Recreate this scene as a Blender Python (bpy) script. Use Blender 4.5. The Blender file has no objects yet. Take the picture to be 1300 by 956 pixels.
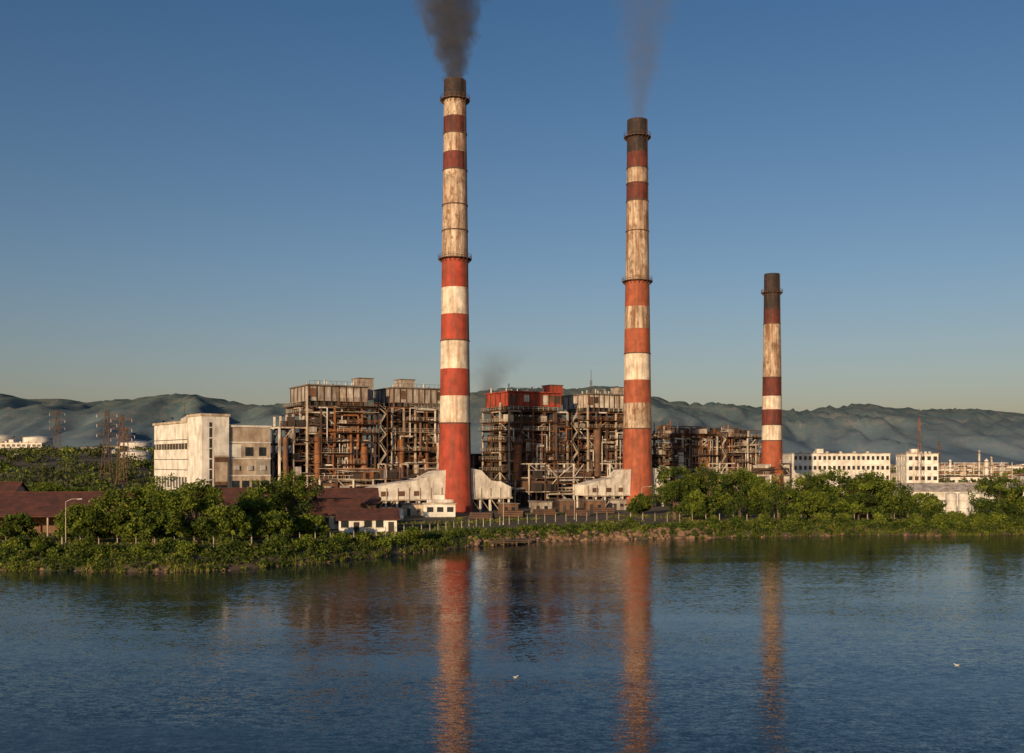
import bpy, math, random
import numpy as np
from mathutils import Vector, Matrix, noise as mn

random.seed(7)
rs = np.random.RandomState(11)
scene = bpy.context.scene
col = scene.collection

# ------------------------------------------------------------------ materials
def nodes_of(name):
    m = bpy.data.materials.new(name); m.use_nodes = True
    nt = m.node_tree
    return m, nt, nt.nodes['Principled BSDF'], nt.nodes, nt.links

def pos_map(n, l, sc):
    g = n.new('ShaderNodeNewGeometry'); mp = n.new('ShaderNodeMapping')
    mp.inputs['Scale'].default_value = sc
    l.new(g.outputs['Position'], mp.inputs['Vector'])
    return mp.outputs['Vector']

def noise_tex(n, l, vec, scale=1.0, detail=4, rough=.55):
    t = n.new('ShaderNodeTexNoise'); t.inputs['Scale'].default_value = scale
    t.inputs['Detail'].default_value = detail; t.inputs['Roughness'].default_value = rough
    l.new(vec, t.inputs['Vector']); return t

def ramp(n, l, fac, stops):
    r = n.new('ShaderNodeValToRGB'); e = r.color_ramp.elements
    e[0].position = stops[0][0]; e[0].color = (*stops[0][1], 1)
    e[1].position = stops[-1][0]; e[1].color = (*stops[-1][1], 1)
    for p, c in stops[1:-1]:
        x = e.new(p); x.color = (*c, 1)
    l.new(fac, r.inputs['Fac']); return r

def mix(n, l, fac, a, b, mode='MIX'):
    m = n.new('ShaderNodeMix'); m.data_type = 'RGBA'; m.blend_type = mode
    if isinstance(fac, (int, float)): m.inputs[0].default_value = fac
    else: l.new(fac, m.inputs[0])
    for i, v in ((6, a), (7, b)):
        if isinstance(v, tuple): m.inputs[i].default_value = (*v, 1)
        else: l.new(v, m.inputs[i])
    return m.outputs[2]

def weathered(name, base, dirt, amount=.5, sc=(.6, .6, .12), scale=1.0, rough=.8, fine=True, metal=0, corr=None, blotch=0):
    m, nt, b, n, l = nodes_of(name)
    t = noise_tex(n, l, pos_map(n, l, sc), scale, 6, .65)
    r = ramp(n, l, t.outputs['Fac'], [(max(0, .62 - amount * .35), (0, 0, 0)), (.75 - amount * .12, (1, 1, 1))])
    c = mix(n, l, r.outputs['Color'], base, dirt)
    if blotch:
        t3 = noise_tex(n, l, pos_map(n, l, (1, 1, .45)), .8, 8, .75)
        r3 = ramp(n, l, t3.outputs['Fac'], [(.50, (0, 0, 0)), (.60, (blotch,) * 3)])
        c = mix(n, l, r3.outputs['Color'], c, dirt)
    if fine:
        t2 = noise_tex(n, l, pos_map(n, l, (1, 1, 1)), .35, 3)
        r2 = ramp(n, l, t2.outputs['Fac'], [(.3, (.68, .68, .68)), (.7, (1.12, 1.12, 1.12))])
        c = mix(n, l, 1.0, c, r2.outputs['Color'], 'MULTIPLY')
    l.new(c, b.inputs['Base Color'])
    b.inputs['Roughness'].default_value = rough; b.inputs['Metallic'].default_value = metal
    if corr:
        w = n.new('ShaderNodeTexWave'); w.inputs['Scale'].default_value = 1.0
        w.bands_direction = corr[0]
        l.new(pos_map(n, l, (corr[1],) * 3), w.inputs['Vector'])
        bp = n.new('ShaderNodeBump'); bp.inputs['Strength'].default_value = .6; bp.inputs['Distance'].default_value = .12
        l.new(w.outputs['Fac'], bp.inputs['Height']); l.new(bp.outputs['Normal'], b.inputs['Normal'])
    return m

M = {}
M['ch_red'] = weathered('chimney_red_paint', (.42, .055, .032), (.20, .055, .03), .6, (.9, .9, .07), 1.0, blotch=.6)
M['ch_white'] = weathered('chimney_white_paint', (.74, .68, .57), (.40, .25, .15), .5, (.8, .8, .07), 1.0, blotch=.5)
M['ch_whited'] = weathered('chimney_white_paint_stained', (.68, .58, .45), (.19, .085, .038), .85, (1.0, 1.0, .08), 1.0, blotch=.85)
M['ch_redd'] = weathered('chimney_red_paint_sooty', (.20, .035, .025), (.06, .024, .017), .8, (1.0, 1.0, .09), 1.0, blotch=.8)
M['ch_orange'] = weathered('chimney_faded_red_paint', (.42, .105, .05), (.24, .07, .035), .7, (.9, .9, .08), 1.0, blotch=.75)
M['soot'] = weathered('chimney_soot', (.022, .018, .017), (.12, .05, .03), .2, (1, 1, .1), 1.0, blotch=.5)
M['steel_dark'] = weathered('rusty_steel', (.075, .048, .038), (.15, .07, .032), .5)
M['steel_orange'] = weathered('orange_primer_steel', (.30, .12, .04), (.12, .05, .025), .6)
M['steel_light'] = weathered('buff_painted_steel', (.56, .49, .40), (.19, .11, .06), .5)
M['steel_white'] = weathered('white_painted_steel', (.76, .72, .64), (.32, .21, .13), .35)
M['casing'] = weathered('boiler_casing', (.085, .062, .052), (.045, .028, .021), .7)
M['casing2'] = weathered('boiler_casing_brown', (.20, .105, .06), (.065, .037, .024), .75)
M['clad_grey'] = weathered('grey_cladding', (.44, .41, .37), (.17, .11, .075), .6, corr=('X', .8), blotch=.45)
M['clad_white'] = weathered('white_cladding', (.64, .60, .53), (.25, .15, .09), .5, corr=('X', .8), blotch=.45)
M['clad_red'] = weathered('red_cladding', (.44, .06, .03), (.16, .045, .028), .5, corr=('X', .8), blotch=.4)
M['silver'] = weathered('lagged_pipe', (.55, .54, .52), (.2, .13, .08), .5, rough=.5)
M['bwhite'] = weathered('white_render_wall', (.74, .72, .67), (.44, .38, .30), .3, (.5, .5, .10), 1.0)
M['bcream'] = weathered('concrete_wall', (.56, .48, .38), (.28, .20, .14), .6, (.4, .4, .15), 1.0, blotch=.4)
M['glass'] = weathered('dark_window_glass', (.02, .025, .03), (.05, .055, .06), .5, rough=.15)
M['roof_red'] = weathered('red_corrugated_roof', (.15, .05, .034), (.065, .032, .024), .7, (.6, .6, .6), corr=('X', 1.2), blotch=.5)
M['roof_grey'] = weathered('grey_roof', (.2, .17, .15), (.1, .08, .07), .6)
M['conc'] = weathered('concrete', (.40, .36, .30), (.2, .17, .13), .5)
M['dark'] = weathered('dark_opening', (.03, .025, .022), (.05, .04, .03), .5)
M['tank'] = weathered('white_tank_paint', (.68, .66, .62), (.45, .4, .35), .3)
M['rock'] = weathered('shore_rock', (.24, .15, .09), (.10, .065, .045), .6, (1, 1, 1), .9)
M['bark'] = weathered('bark', (.13, .09, .06), (.06, .045, .03), .5, (2, 2, .5))
M['feather'] = weathered('white_feathers', (.8, .8, .78), (.6, .6, .6), .2)
M['featherg'] = weathered('grey_feathers', (.5, .5, .52), (.35, .35, .37), .2)
M['beak'] = weathered('yellow_beak', (.7, .4, .05), (.6, .3, .05), .2)

def leafmat(name, a, b_, c_):
    m, nt, b, n, l = nodes_of(name)
    g = n.new('ShaderNodeNewGeometry')
    r = ramp(n, l, g.outputs['Random Per Island'], [(0, a), (.55, b_), (1, c_)])
    t = noise_tex(n, l, pos_map(n, l, (1, 1, 1)), .22, 3)
    r2 = ramp(n, l, t.outputs['Fac'], [(.34, (.5, .55, .55)), (.66, (1.3, 1.2, 1.05))])
    c = mix(n, l, 1.0, r.outputs['Color'], r2.outputs['Color'], 'MULTIPLY')
    l.new(c, b.inputs['Base Color']); b.inputs['Roughness'].default_value = .7
    b.inputs['Specular IOR Level'].default_value = .2
    tr = n.new('ShaderNodeBsdfTranslucent'); l.new(c, tr.inputs['Color'])
    mx = n.new('ShaderNodeMixShader'); mx.inputs[0].default_value = .3
    l.new(b.outputs[0], mx.inputs[1]); l.new(tr.outputs[0], mx.inputs[2])
    l.new(mx.outputs[0], n['Material Output'].inputs['Surface'])
    return m
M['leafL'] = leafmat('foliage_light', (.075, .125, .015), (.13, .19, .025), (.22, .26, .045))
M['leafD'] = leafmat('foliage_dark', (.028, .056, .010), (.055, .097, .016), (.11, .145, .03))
M['grass'] = leafmat('bank_grass', (.09, .12, .022), (.14, .175, .032), (.22, .21, .055))
M['leafF'] = leafmat('distant_foliage', (.055, .08, .03), (.085, .11, .035), (.13, .14, .055))

# ------------------------------------------------------------------ mesh builder
class MB:
    def __init__(s): s.v = []; s.f = []; s.m = []; s.mats = []; s.sm = []
    def mi(s, k):
        if k not in s.mats: s.mats.append(k)
        return s.mats.index(k)
    def add(s, vs, fs, k, smooth=False):
        o = len(s.v); s.v += [tuple(v) for v in vs]; i = s.mi(k)
        for f in fs: s.f.append([o + a for a in f]); s.m.append(i); s.sm.append(smooth)
    def box(s, x0, x1, y0, y1, z0, z1, k):
        vs = [(x, y, z) for z in (z0, z1) for y in (y0, y1) for x in (x0, x1)]
        s.add(vs, [(0, 2, 3, 1), (4, 5, 7, 6), (0, 1, 5, 4), (2, 6, 7, 3), (0, 4, 6, 2), (1, 3, 7, 5)], k)
    def beam(s, p, q, w, k, h=None):
        p = Vector(p); q = Vector(q); d = q - p
        if d.length < 1e-4: return
        d.normalize(); up = Vector((0, 0, 1)) if abs(d.z) < .95 else Vector((0, 1, 0))
        a = d.cross(up).normalized() * w / 2; b = a.cross(d).normalized() * (h or w) / 2
        vs = [r + sa * a + sb * b for r in (p, q) for sa, sb in ((-1, -1), (1, -1), (1, 1), (-1, 1))]
        s.add(vs, [(0, 1, 2, 3), (7, 6, 5, 4), (0, 4, 5, 1), (1, 5, 6, 2), (2, 6, 7, 3), (3, 7, 4, 0)], k)
    def cyl(s, p, q, r0, k, r1=None, n=12, cap=True):
        p = Vector(p); q = Vector(q); d = (q - p).normalized(); r1 = r0 if r1 is None else r1
        up = Vector((0, 0, 1)) if abs(d.z) < .95 else Vector((0, 1, 0))
        a = d.cross(up).normalized(); b = d.cross(a).normalized()
        vs = []
        for c, r in ((p, r0), (q, r1)):
            for i in range(n):
                t = 2 * math.pi * i / n; vs.append(c + a * math.cos(t) * r + b * math.sin(t) * r)
        s.add(vs, [(i, (i + 1) % n, n + (i + 1) % n, n + i) for i in range(n)], k, True)
        if cap: s.add(vs, [tuple(range(n))[::-1], tuple(range(n, 2 * n))], k)
    def prism(s, prof, y0, y1, k):
        n = len(prof); vs = [(x, y0, z) for x, z in prof] + [(x, y1, z) for x, z in prof]
        s.add(vs, [tuple(range(n)), tuple(range(n, 2 * n))[::-1]] + [(i, n + i, n + (i + 1) % n, (i + 1) % n) for i in range(n)], k)
    def obj(s, name, parent=None, loc=(0, 0, 0), rot=0):
        me = bpy.data.meshes.new(name); me.from_pydata(s.v, [], s.f)
        for k in s.mats: me.materials.append(M[k])
        me.polygons.foreach_set('material_index', s.m); me.polygons.foreach_set('use_smooth', s.sm)
        me.update()
        o = bpy.data.objects.new(name, me); col.objects.link(o)
        o.location = loc; o.rotation_euler = (0, 0, rot)
        if parent: o.parent = parent
        return o

def empty(name, loc, rot=0):
    o = bpy.data.objects.new(name, None); col.objects.link(o); o.location = loc; o.rotation_euler = (0, 0, rot)
    o.empty_display_size = 1; return o

# ------------------------------------------------------------------ shoreline + terrain
SH = [(-9000, 140), (-600, 140), (-200, 150), (-100, 157), (-79.5, 159), (-67, 158), (-53.9, 155.6), (-43, 160), (-32.4, 168.7), (-27.2, 177),
      (-21.2, 184), (-13.5, 195.6), (-6.3, 204.6), (5, 214.6), (18.5, 218.8), (43.4, 225.5), (61.9, 230), (81.3, 235),
      (98, 232), (118.8, 237.6), (200, 245), (600, 270), (9000, 300)]
shx = [a for a, b in SH]; shy = [b for a, b in SH]
def shore(x):
    return float(np.interp(x, shx, shy)) + 1.5 * mn.noise(Vector((x * .10, 3, 0))) + 1.0 * mn.noise(Vector((x * .4, 9, 0)))
def sstep(a, b, t):
    t = min(1, max(0, (t - a) / (b - a))); return t * t * (3 - 2 * t)
def ground(x, y):
    off = y - shore(x)
    z = float(np.interp(off, [-12, -3, 0, 1.6, 4, 7.5], [-3, -1.2, 0, .75, 1.5, 2.0]))
    z += .22 * mn.noise(Vector((x * .35, y * .35, 1))) * sstep(0, 3, off) * (1 - sstep(18, 30, off) * .8)
    if x < 0:
        z += 19 * sstep(320, 640, y) * sstep(100, 240, -x) + 2.5 * mn.noise(Vector((x * .01, y * .01, 5))) * sstep(350, 500, y)
    return z

xs = list(np.arange(-130, 160, 1.2))
x = -130.0; st = 2.0; L = []
while x > -9000: st *= 1.14; x -= st; L.append(x)
xs = L[::-1] + xs
x = 160.0; st = 2.0
while x < 9000: st *= 1.14; x += st; xs.append(x)
offs = [-12, -6, -3, -1.5, -.6, 0, .8, 1.6, 2.4, 3.2, 4, 5, 6, 7.5, 9, 11, 13, 16, 20, 25, 31, 40, 55, 75, 100, 130] + list(range(160, 700, 22)) + [760, 900, 1200, 1700, 2500, 3600, 5000, 8000, 12000]
vs = []; fs = []
for o in offs:
    for x in xs:
        y = shore(x) + o; vs.append((x, y, ground(x, y)))
nx = len(xs)
for j in range(len(offs) - 1):
    for i in range(nx - 1):
        a = j * nx + i; fs.append((a, a + 1, a + nx + 1, a + nx))
me = bpy.data.meshes.new('ground'); me.from_pydata(vs, [], fs)
me.polygons.foreach_set('use_smooth', [True] * len(fs))
m, nt, b, n, l = nodes_of('ground_soil')
t = noise_tex(n, l, pos_map(n, l, (1, 1, 1)), .09, 8, .65)
r = ramp(n, l, t.outputs['Fac'], [(.35, (.07, .055, .04)), (.5, (.11, .08, .05)), (.6, (.07, .085, .025))])
t2 = noise_tex(n, l, pos_map(n, l, (1, 1, 1)), 1.5, 5, .7)
r2 = ramp(n, l, t2.outputs['Fac'], [(.3, (.55, .55, .55)), (.7, (1.2, 1.2, 1.2))])
l.new(mix(n, l, 1.0, r.outputs['Color'], r2.outputs['Color'], 'MULTIPLY'), b.inputs['Base Color']); b.inputs['Roughness'].default_value = .95
me.materials.append(m); g = bpy.data.objects.new('ground', me); col.objects.link(g)

# water
me = bpy.data.meshes.new('water'); me.from_pydata([(-9000, -3000, 0), (9000, -3000, 0), (9000, 330, 0), (-9000, 330, 0)], [], [(0, 1, 2, 3)])
m, nt, b, n, l = nodes_of('sea_water')
b.inputs['Base Color'].default_value = (.006, .019, .028, 1); b.inputs['Roughness'].default_value = .05; b.inputs['IOR'].default_value = 1.33
def vm(op, a, bb):
    q = n.new('ShaderNodeVectorMath'); q.operation = op
    for i, v in ((0, a), (1, bb)):
        if v is None: continue
        if isinstance(v, tuple): q.inputs[i].default_value = v
        else: l.new(v, q.inputs[i])
    return q.outputs[0]
acc = None
for sc, amp in (((1.3, 2.4, 1), (.15, .18, 0)), ((.2, .55, 1), (.03, .055, 0)), ((5.0, 8, 1), (.20, .22, 0))):
    t = noise_tex(n, l, pos_map(n, l, sc), 1.0, 2, .5)
    q = vm('MULTIPLY', vm('SUBTRACT', t.outputs['Color'], (.5, .5, .5)), amp)
    acc = q if acc is None else vm('ADD', acc, q)
tp = noise_tex(n, l, pos_map(n, l, (.014, .05, 1)), 1.0, 4, .6)
rp = ramp(n, l, tp.outputs['Fac'], [(.40, (.45, .45, .45)), (.60, (1.3, 1.3, 1.3))])
acc = vm('MULTIPLY', acc, rp.outputs['Color'])
nn = vm('NORMALIZE', vm('ADD', acc, (0, 0, 1)), None)
l.new(nn, b.inputs['Normal'])
me.materials.append(m); g = bpy.data.objects.new('water', me); col.objects.link(g)

# hills
RX = [-9000, -4500, -3000, -2723, -2400, -2077, -1869, -1661, -1430, -923, -231, 415, 646, 969, 1246, 1615, 1938, 2123, 2354, 2769, 3000, 4500, 9000]
RH = [300, 360, 386, 349, 354, 382, 391, 340, 322, 354, 409, 418, 418, 349, 326, 290, 324, 328, 298, 300, 272, 280, 200]
vs = []; fs = []; hx = np.arange(-6500, 6501, 26); hy = np.arange(3600, 7001, 62)
for y in hy:
    for x in hx:
        s = (y - 3600) / 2400 if y <= 6000 else max(0, 1 - (y - 6000) / 1300)
        H = float(np.interp(x * 6000 / max(y, 5000), RX, RH))
        wx = x + 200 * mn.noise(Vector((x * .002, y * .002, 4)))
        rid = 1 - abs(mn.noise(Vector((wx * .0026 + y * .0008, y * .0008, 8)))) * 2
        rid2 = 1 - abs(mn.noise(Vector((wx * .008 - y * .002, y * .0022, 3)))) * 2
        rid3 = mn.fractal(Vector((x * .016, y * .010, 7)), 1.0, 2.0, 4)
        pr = sstep(0, 1, s)
        k = 1 - pr * .92
        z = H * pr * (1 + k * (.65 * (rid - .5) + .45 * (rid2 - .5))) + pr * (15 * (rid2 - .5) + 15 * rid3)
        vs.append((x, y, z - 15 * (1 - pr)))
nx = len(hx)
for j in range(len(hy) - 1):
    for i in range(nx - 1):
        a = j * nx + i; fs.append((a, a + 1, a + nx + 1, a + nx))
me = bpy.data.meshes.new('hills'); me.from_pydata(vs, [], fs); me.polygons.foreach_set('use_smooth', [True] * len(fs))
m, nt, b, n, l = nodes_of('hill_scrub_and_haze')
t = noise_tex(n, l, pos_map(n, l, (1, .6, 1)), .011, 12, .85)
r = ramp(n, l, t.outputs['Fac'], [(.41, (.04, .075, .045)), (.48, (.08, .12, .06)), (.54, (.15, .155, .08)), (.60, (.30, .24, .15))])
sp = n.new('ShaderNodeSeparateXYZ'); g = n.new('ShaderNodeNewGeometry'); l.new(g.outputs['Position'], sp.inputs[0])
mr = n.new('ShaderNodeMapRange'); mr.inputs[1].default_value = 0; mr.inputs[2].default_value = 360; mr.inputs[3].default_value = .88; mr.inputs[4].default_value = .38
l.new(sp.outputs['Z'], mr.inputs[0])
l.new(mix(n, l, mr.outputs[0], r.outputs['Color'], (.135, .195, .265)), b.inputs['Base Color']); b.inputs['Roughness'].default_value = 1  # bluish distance haze painted into the scrub colour, heavier towards the foot
b.inputs['Specular IOR Level'].default_value = 0
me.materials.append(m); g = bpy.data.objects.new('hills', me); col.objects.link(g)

# ------------------------------------------------------------------ chimneys
def chimney(loc, H, rb, rt, bands, galleries, rings, flare=0, seed=0):
    e = empty('smokestack', loc)
    mb = MB(); N = 40
    def R(z):
        s = z / H; return rt + (rb - rt) * (1 - s) ** 1.15 + (flare * max(0, 1 - z / 16) ** 2)
    for z0, z1, k in bands:
        nseg = max(1, int((z1 - z0) / 3))
        for i in range(nseg):
            a = z0 + (z1 - z0) * i / nseg; c = z0 + (z1 - z0) * (i + 1) / nseg
            mb.cyl((0, 0, a), (0, 0, c), R(a), k, R(c), N, False)
    mb.cyl((0, 0, H), (0, 0, H - 4), R(H) * .82, 'soot', R(H) * .82, N, False)
    vs = []
    for r_ in (R(H), R(H) * .82):
        for i in range(N): vs.append((r_ * math.cos(2 * math.pi * i / N), r_ * math.sin(2 * math.pi * i / N), H))
    mb.add(vs, [(i, (i + 1) % N, N + (i + 1) % N, N + i) for i in range(N)], 'soot')
    mb.obj('shaft', e)
    mb = MB()
    for z in rings:
        mb.cyl((0, 0, z), (0, 0, z + .35), R(z) + .16, 'steel_dark', R(z) + .16, N)
    for z in galleries:
        r = R(z) + 1.05
        mb.cyl((0, 0, z), (0, 0, z + .2), r, 'steel_dark', r, N)
        for i in range(20):
            t = 2 * math.pi * i / 20; c, s_ = math.cos(t), math.sin(t)
            mb.beam((r * c, r * s_, z), (r * c, r * s_, z + 1.3), .09, 'steel_dark')
            mb.beam((R(z) * c, R(z) * s_, z - 1.0), (r * c, r * s_, z), .12, 'steel_dark')
            t2 = 2 * math.pi * (i + 1) / 20
            for h in (.65, 1.3):
                mb.beam((r * c, r * s_, z + h), (r * math.cos(t2), r * math.sin(t2), z + h), .08, 'steel_dark')
    mb.obj('galleries', e)
    mb = MB()
    for an in (math.radians(-35),):
        c, s_ = math.cos(an), math.sin(an)
        z = 2.0
        while z < H - 1:
            z2 = min(z + 3, H)
            for d in (-.25, .25):
                mb.beam(((R(z) + .3) * c - d * s_, (R(z) + .3) * s_ + d * c, z), ((R(z2) + .3) * c - d * s_, (R(z2) + .3) * s_ + d * c, z2), .08, 'steel_dark')
            mb.beam(((R(z) + .3) * c - .25 * s_, (R(z) + .3) * s_ + .25 * c, z), ((R(z) + .3) * c + .25 * s_, (R(z) + .3) * s_ - .25 * c, z), .06, 'steel_dark')
            z = z2
    mb.obj('ladder', e)
    return e

c1 = [(0, 25.8, 'ch_red'), (25.8, 33.9, 'ch_white'), (33.9, 41.8, 'ch_red'), (41.8, 49.9, 'ch_white'), (49.9, 57.7, 'ch_red'),
      (57.7, 65.5, 'ch_white'), (65.5, 73.9, 'ch_red'), (73.9, 99.7, 'ch_whited'), (99.7, 105, 'ch_redd'), (105, 110.3, 'ch_whited'),
      (110.3, 115.4, 'ch_redd'), (115.4, 120.4, 'ch_whited'), (120.4, 126.2, 'soot')]
chimney((-16.7, 300, 2), 126.2, 4.9, 3.25, c1, [73.9, 120.4], [25.8, 49.9, 82, 89.5, 99.7, 110.3], .3)
c2 = [(0, 25.3, 'ch_orange'), (25.3, 33.8, 'ch_whited'), (33.8, 41.3, 'ch_orange'), (41.3, 49.8, 'ch_white'), (49.8, 58, 'ch_orange'),
      (58, 65.2, 'ch_whited'), (65.2, 73.5, 'ch_orange'), (73.5, 99.5, 'ch_whited'), (99.5, 105.2, 'ch_redd'), (105.2, 110.3, 'ch_whited'),
      (110.3, 115.5, 'ch_redd'), (115.5, 120.6, 'soot'), (120.6, 126.3, 'soot')]
chimney((41, 335, 2), 126.3, 5.0, 3.3, c2, [73.5, 120.6], [25.3, 49.8, 89.7, 99.5, 105.2, 110.3], .6)
c3 = [(0, 22.7, 'ch_orange'), (22.7, 28.8, 'ch_white'), (28.8, 35, 'ch_redd'), (35, 40.2, 'ch_white'), (40.2, 47.3, 'ch_redd'),
      (47.3, 68.2, 'ch_whited'), (68.2, 74, 'ch_redd'), (74, 80.5, 'soot'), (80.5, 87.9, 'soot')]
chimney((101.5, 400, 2), 87.9, 4.3, 2.95, c3, [80.5], [22.7, 28.8, 47.3, 68.2], .4)

# ------------------------------------------------------------------ flue ducts at chimney feet
A = math.radians(29)
def flue(loc, left, right, s=1.0, wide=6.5):
    e = empty('flue_duct', loc, A); mb = MB()
    hw = wide / 2
    if left:
        Lx = -left
        mb.prism([(Lx, 4 * s), (-3.5, 4 * s), (-3.5, 12.5 * s), (-7, 12 * s), (Lx * .45, 9.6 * s), (Lx * .8, 8.6 * s), (Lx, 7.4 * s)], -hw, hw, 'steel_white')
        x = Lx + .6
        while x < -5:
            for y in (-hw + .4, hw - .4):
                mb.beam((x, y, 0), (x, y, 4 * s), .45, 'steel_white')
            mb.box(x - .12, x + .12, -hw - .22, -hw - .01, 4 * s, 7.3 * s, 'steel_light')
            mb.beam((x, -hw + .4, .2), (x + 3.2, -hw + .4, 3.9 * s), .2, 'steel_light')
            x += 3.4
        mb.box(Lx - .3, -3.5, -hw - .35, -hw - .02, 4 * s - .3, 4 * s + .1, 'steel_light')
        mb.box(Lx + 1, -6, -hw * .6, hw * .8, 0, 2.9 * s, 'casing')
        for i in range(3):
            xx = Lx + 2.4 + i * 5
            mb.box(xx, xx + 2.2, -hw - .06, -hw - .01, 4 * s + 1, 4 * s + 2.4, 'casing2')
    if right:
        mb.prism([(3.5, 4 * s), (right, 4 * s), (right, 7.2 * s), (right * .8, 8.8 * s), (right * .6, 9.2 * s), (7, 12.2 * s), (3.5, 12.8 * s)], -hw, hw, 'steel_white')
        x = right - .6
        while x > 5:
            for y in (-hw + .4, hw - .4):
                mb.beam((x, y, 0), (x, y, 4 * s), .45, 'steel_white')
            mb.box(x - .12, x + .12, -hw - .22, -hw - .01, 4 * s, 7 * s, 'steel_light')
            mb.beam((x, -hw + .4, .2), (x - 3.0, -hw + .4, 3.9 * s), .2, 'steel_light')
            x -= 3.2
        mb.box(3.5, right + .3, -hw - .35, -hw - .02, 4 * s - .3, 4 * s + .1, 'steel_light')
    mb.obj('duct_and_supports', e)
flue((-16.7, 301, 2), 27, 17)
flue((41, 336, 2), 22, 9)
flue((101.5, 400, 2), 11, 16, 1.1)

# ------------------------------------------------------------------ boilers
def boiler(loc, W, D, H, roofk, seed, box_side=1, annex=True, side=False):
    R = random.Random(seed); e = empty('boiler_unit', loc, A)
    fr = MB(); cols_x = [-W / 2 + W * i / 5 for i in range(6)]; cols_y = [-D / 2 + D * j / 3 for j in range(4)]
    open_top = roofk is None
    top = H - 7 if not open_top else H - 3; lv = []
    z = 4.2
    while z < top - 1: lv.append(z); z += R.uniform(2.7, 3.9)
    lv.append(top)
    def sk(): return R.choices(['steel_dark', 'steel_orange', 'steel_light', 'casing2', 'steel_white', 'silver'], [6, 2.0, 2.6, 1.4, 1.0, .8])[0]
    for x in cols_x:
        for y in cols_y:
            fr.box(x - .27, x + .27, y - .27, y + .27, 0, top + (R.uniform(0, 3.5) if R.random() < (.7 if open_top else .3) else 0), R.choice(['steel_dark', 'steel_dark', 'steel_orange', 'steel_light', 'steel_light']))
    for z in lv:
        for i in range(5):
            for j, y in enumerate(cols_y):
                if j in (0, 3) or R.random() < .5: fr.beam((cols_x[i], y, z), (cols_x[i + 1], y, z), .28, sk(), .45)
        for j in range(3):
            for i, x in enumerate(cols_x):
                if i in (0, 5) or R.random() < .5: fr.beam((x, cols_y[j], z), (x, cols_y[j + 1], z), .28, sk(), .45)
    for a in range(len(lv) - 1):
        for i in range(5):
            if R.random() < .42:
                z0, z1 = lv[a], lv[a + 1]
                if R.random() < .5: z0, z1 = z1, z0
                fr.beam((cols_x[i], -D / 2 - .1, z0), (cols_x[i + 1], -D / 2 - .1, z1), .2, sk())
        for j in range(3):
            if R.random() < .45:
                z0, z1 = lv[a], lv[a + 1]
                if R.random() < .5: z0, z1 = z1, z0
                fr.beam((-W / 2 - .1, cols_y[j], z0), (-W / 2 - .1, cols_y[j + 1], z1), .2, sk())
    if side:
        zz = [5, 10, 15, 20, 25]; xa, xb = -W / 2 - 8.5, -W / 2
        for x in (xa, xa + 4.2):
            for y in cols_y: fr.box(x - .28, x + .28, y - .28, y + .28, 0, 29 if x == xa + 4.2 else 25, R.choice(['steel_light', 'steel_dark', 'steel_white']))
        for z in zz:
            for y in cols_y: fr.beam((xa, y, z), (xb, y, z), .25, sk(), .45)
            fr.beam((xa, cols_y[0], z), (xa, cols_y[-1], z), .25, sk(), .45)
            fr.box(xa, xb - .4, -D / 2 + .5, D / 2, z + .25, z + .38, 'steel_dark')
            fr.beam((xa, -D / 2, z + 1.4), (xb, -D / 2, z + 1.4), .08, 'steel_light')
            if R.random() < .7: fr.beam((xa, -D / 2 - .1, z - 5), (xa + 4.2, -D / 2 - .1, z), .22, 'steel_light')
            if R.random() < .7: fr.beam((xa - .1, cols_y[0], z), (xa - .1, cols_y[1], z - 5), .22, 'steel_light')
            for q in range(3):
                x = R.uniform(xa, xb - 3); fr.box(x, x + R.uniform(1, 3), -D / 2 - .3, -D / 2 + R.uniform(1, 3), z + .4, z + R.uniform(1.4, 3.4), R.choice(['casing', 'casing2', 'clad_grey', 'dark']))
        fr.cyl((xa + 1.6, -D / 2 - 1.2, 3), (xa + 1.6, -D / 2 - 1.2, 22), .8, 'casing2', n=12)
    fr.obj('steel_frame', e)
    pl = MB()
    def rail(p, q, z, k):
        p = Vector(p); q = Vector(q); L_ = (q - p).length; nn_ = max(1, int(L_ / 1.8))
        for i in range(nn_ + 1):
            c = p.lerp(q, i / nn_); pl.beam((c.x, c.y, z), (c.x, c.y, z + 1.1), .07, k)
        for h in (.55, 1.1): pl.beam((p.x, p.y, z + h), (q.x, q.y, z + h), .07, k)
    for z in lv:
        ext = R.uniform(.4, 2.8); x0 = R.choice([-W / 2 - R.uniform(0, 2), cols_x[1], cols_x[2]]); x1 = R.choice([W / 2 + R.uniform(0, 2), cols_x[4], cols_x[3]])
        k = R.choice(['steel_light', 'steel_dark', 'casing2', 'steel_dark'])
        pl.box(x0, x1, -D / 2 - ext, -D / 2 + 2.2, z + .28, z + .42, k); rail((x0, -D / 2 - ext, 0), (x1, -D / 2 - ext, 0), z + .42, R.choice(['steel_light', 'steel_white', 'steel_orange', 'steel_dark']))
        e2 = R.uniform(.4, 2.2)
        pl.box(-W / 2 - e2, -W / 2 + 2, -D / 2 + 2.4, D / 2, z + .28, z + .42, 'steel_dark'); rail((-W / 2 - e2, -D / 2 + 2.4, 0), (-W / 2 - e2, D / 2, 0), z + .42, 'steel_light')
        pl.box(W / 2 - 2, W / 2 + e2 * .8, -D / 2 + 2.4, D / 2, z + .28, z + .42, 'steel_dark')
    sx = W / 2 + .6 if R.random() < .5 else -W / 2 - 3.4
    if side: sx = W / 2 + .6
    for a in range(len(lv) - 1):
        p = (sx + (.2 if a % 2 else 2.6), -D / 2 - 1.2 + (0), lv[a]); q = (sx + (2.6 if a % 2 else .2), -D / 2 - 1.2, lv[a + 1])
        pl.beam(p, q, .8, 'steel_light', .16); pl.beam((p[0], p[1] - .5, p[2] + 1), (q[0], q[1] - .5, q[2] + 1), .08, 'steel_light')
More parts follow.
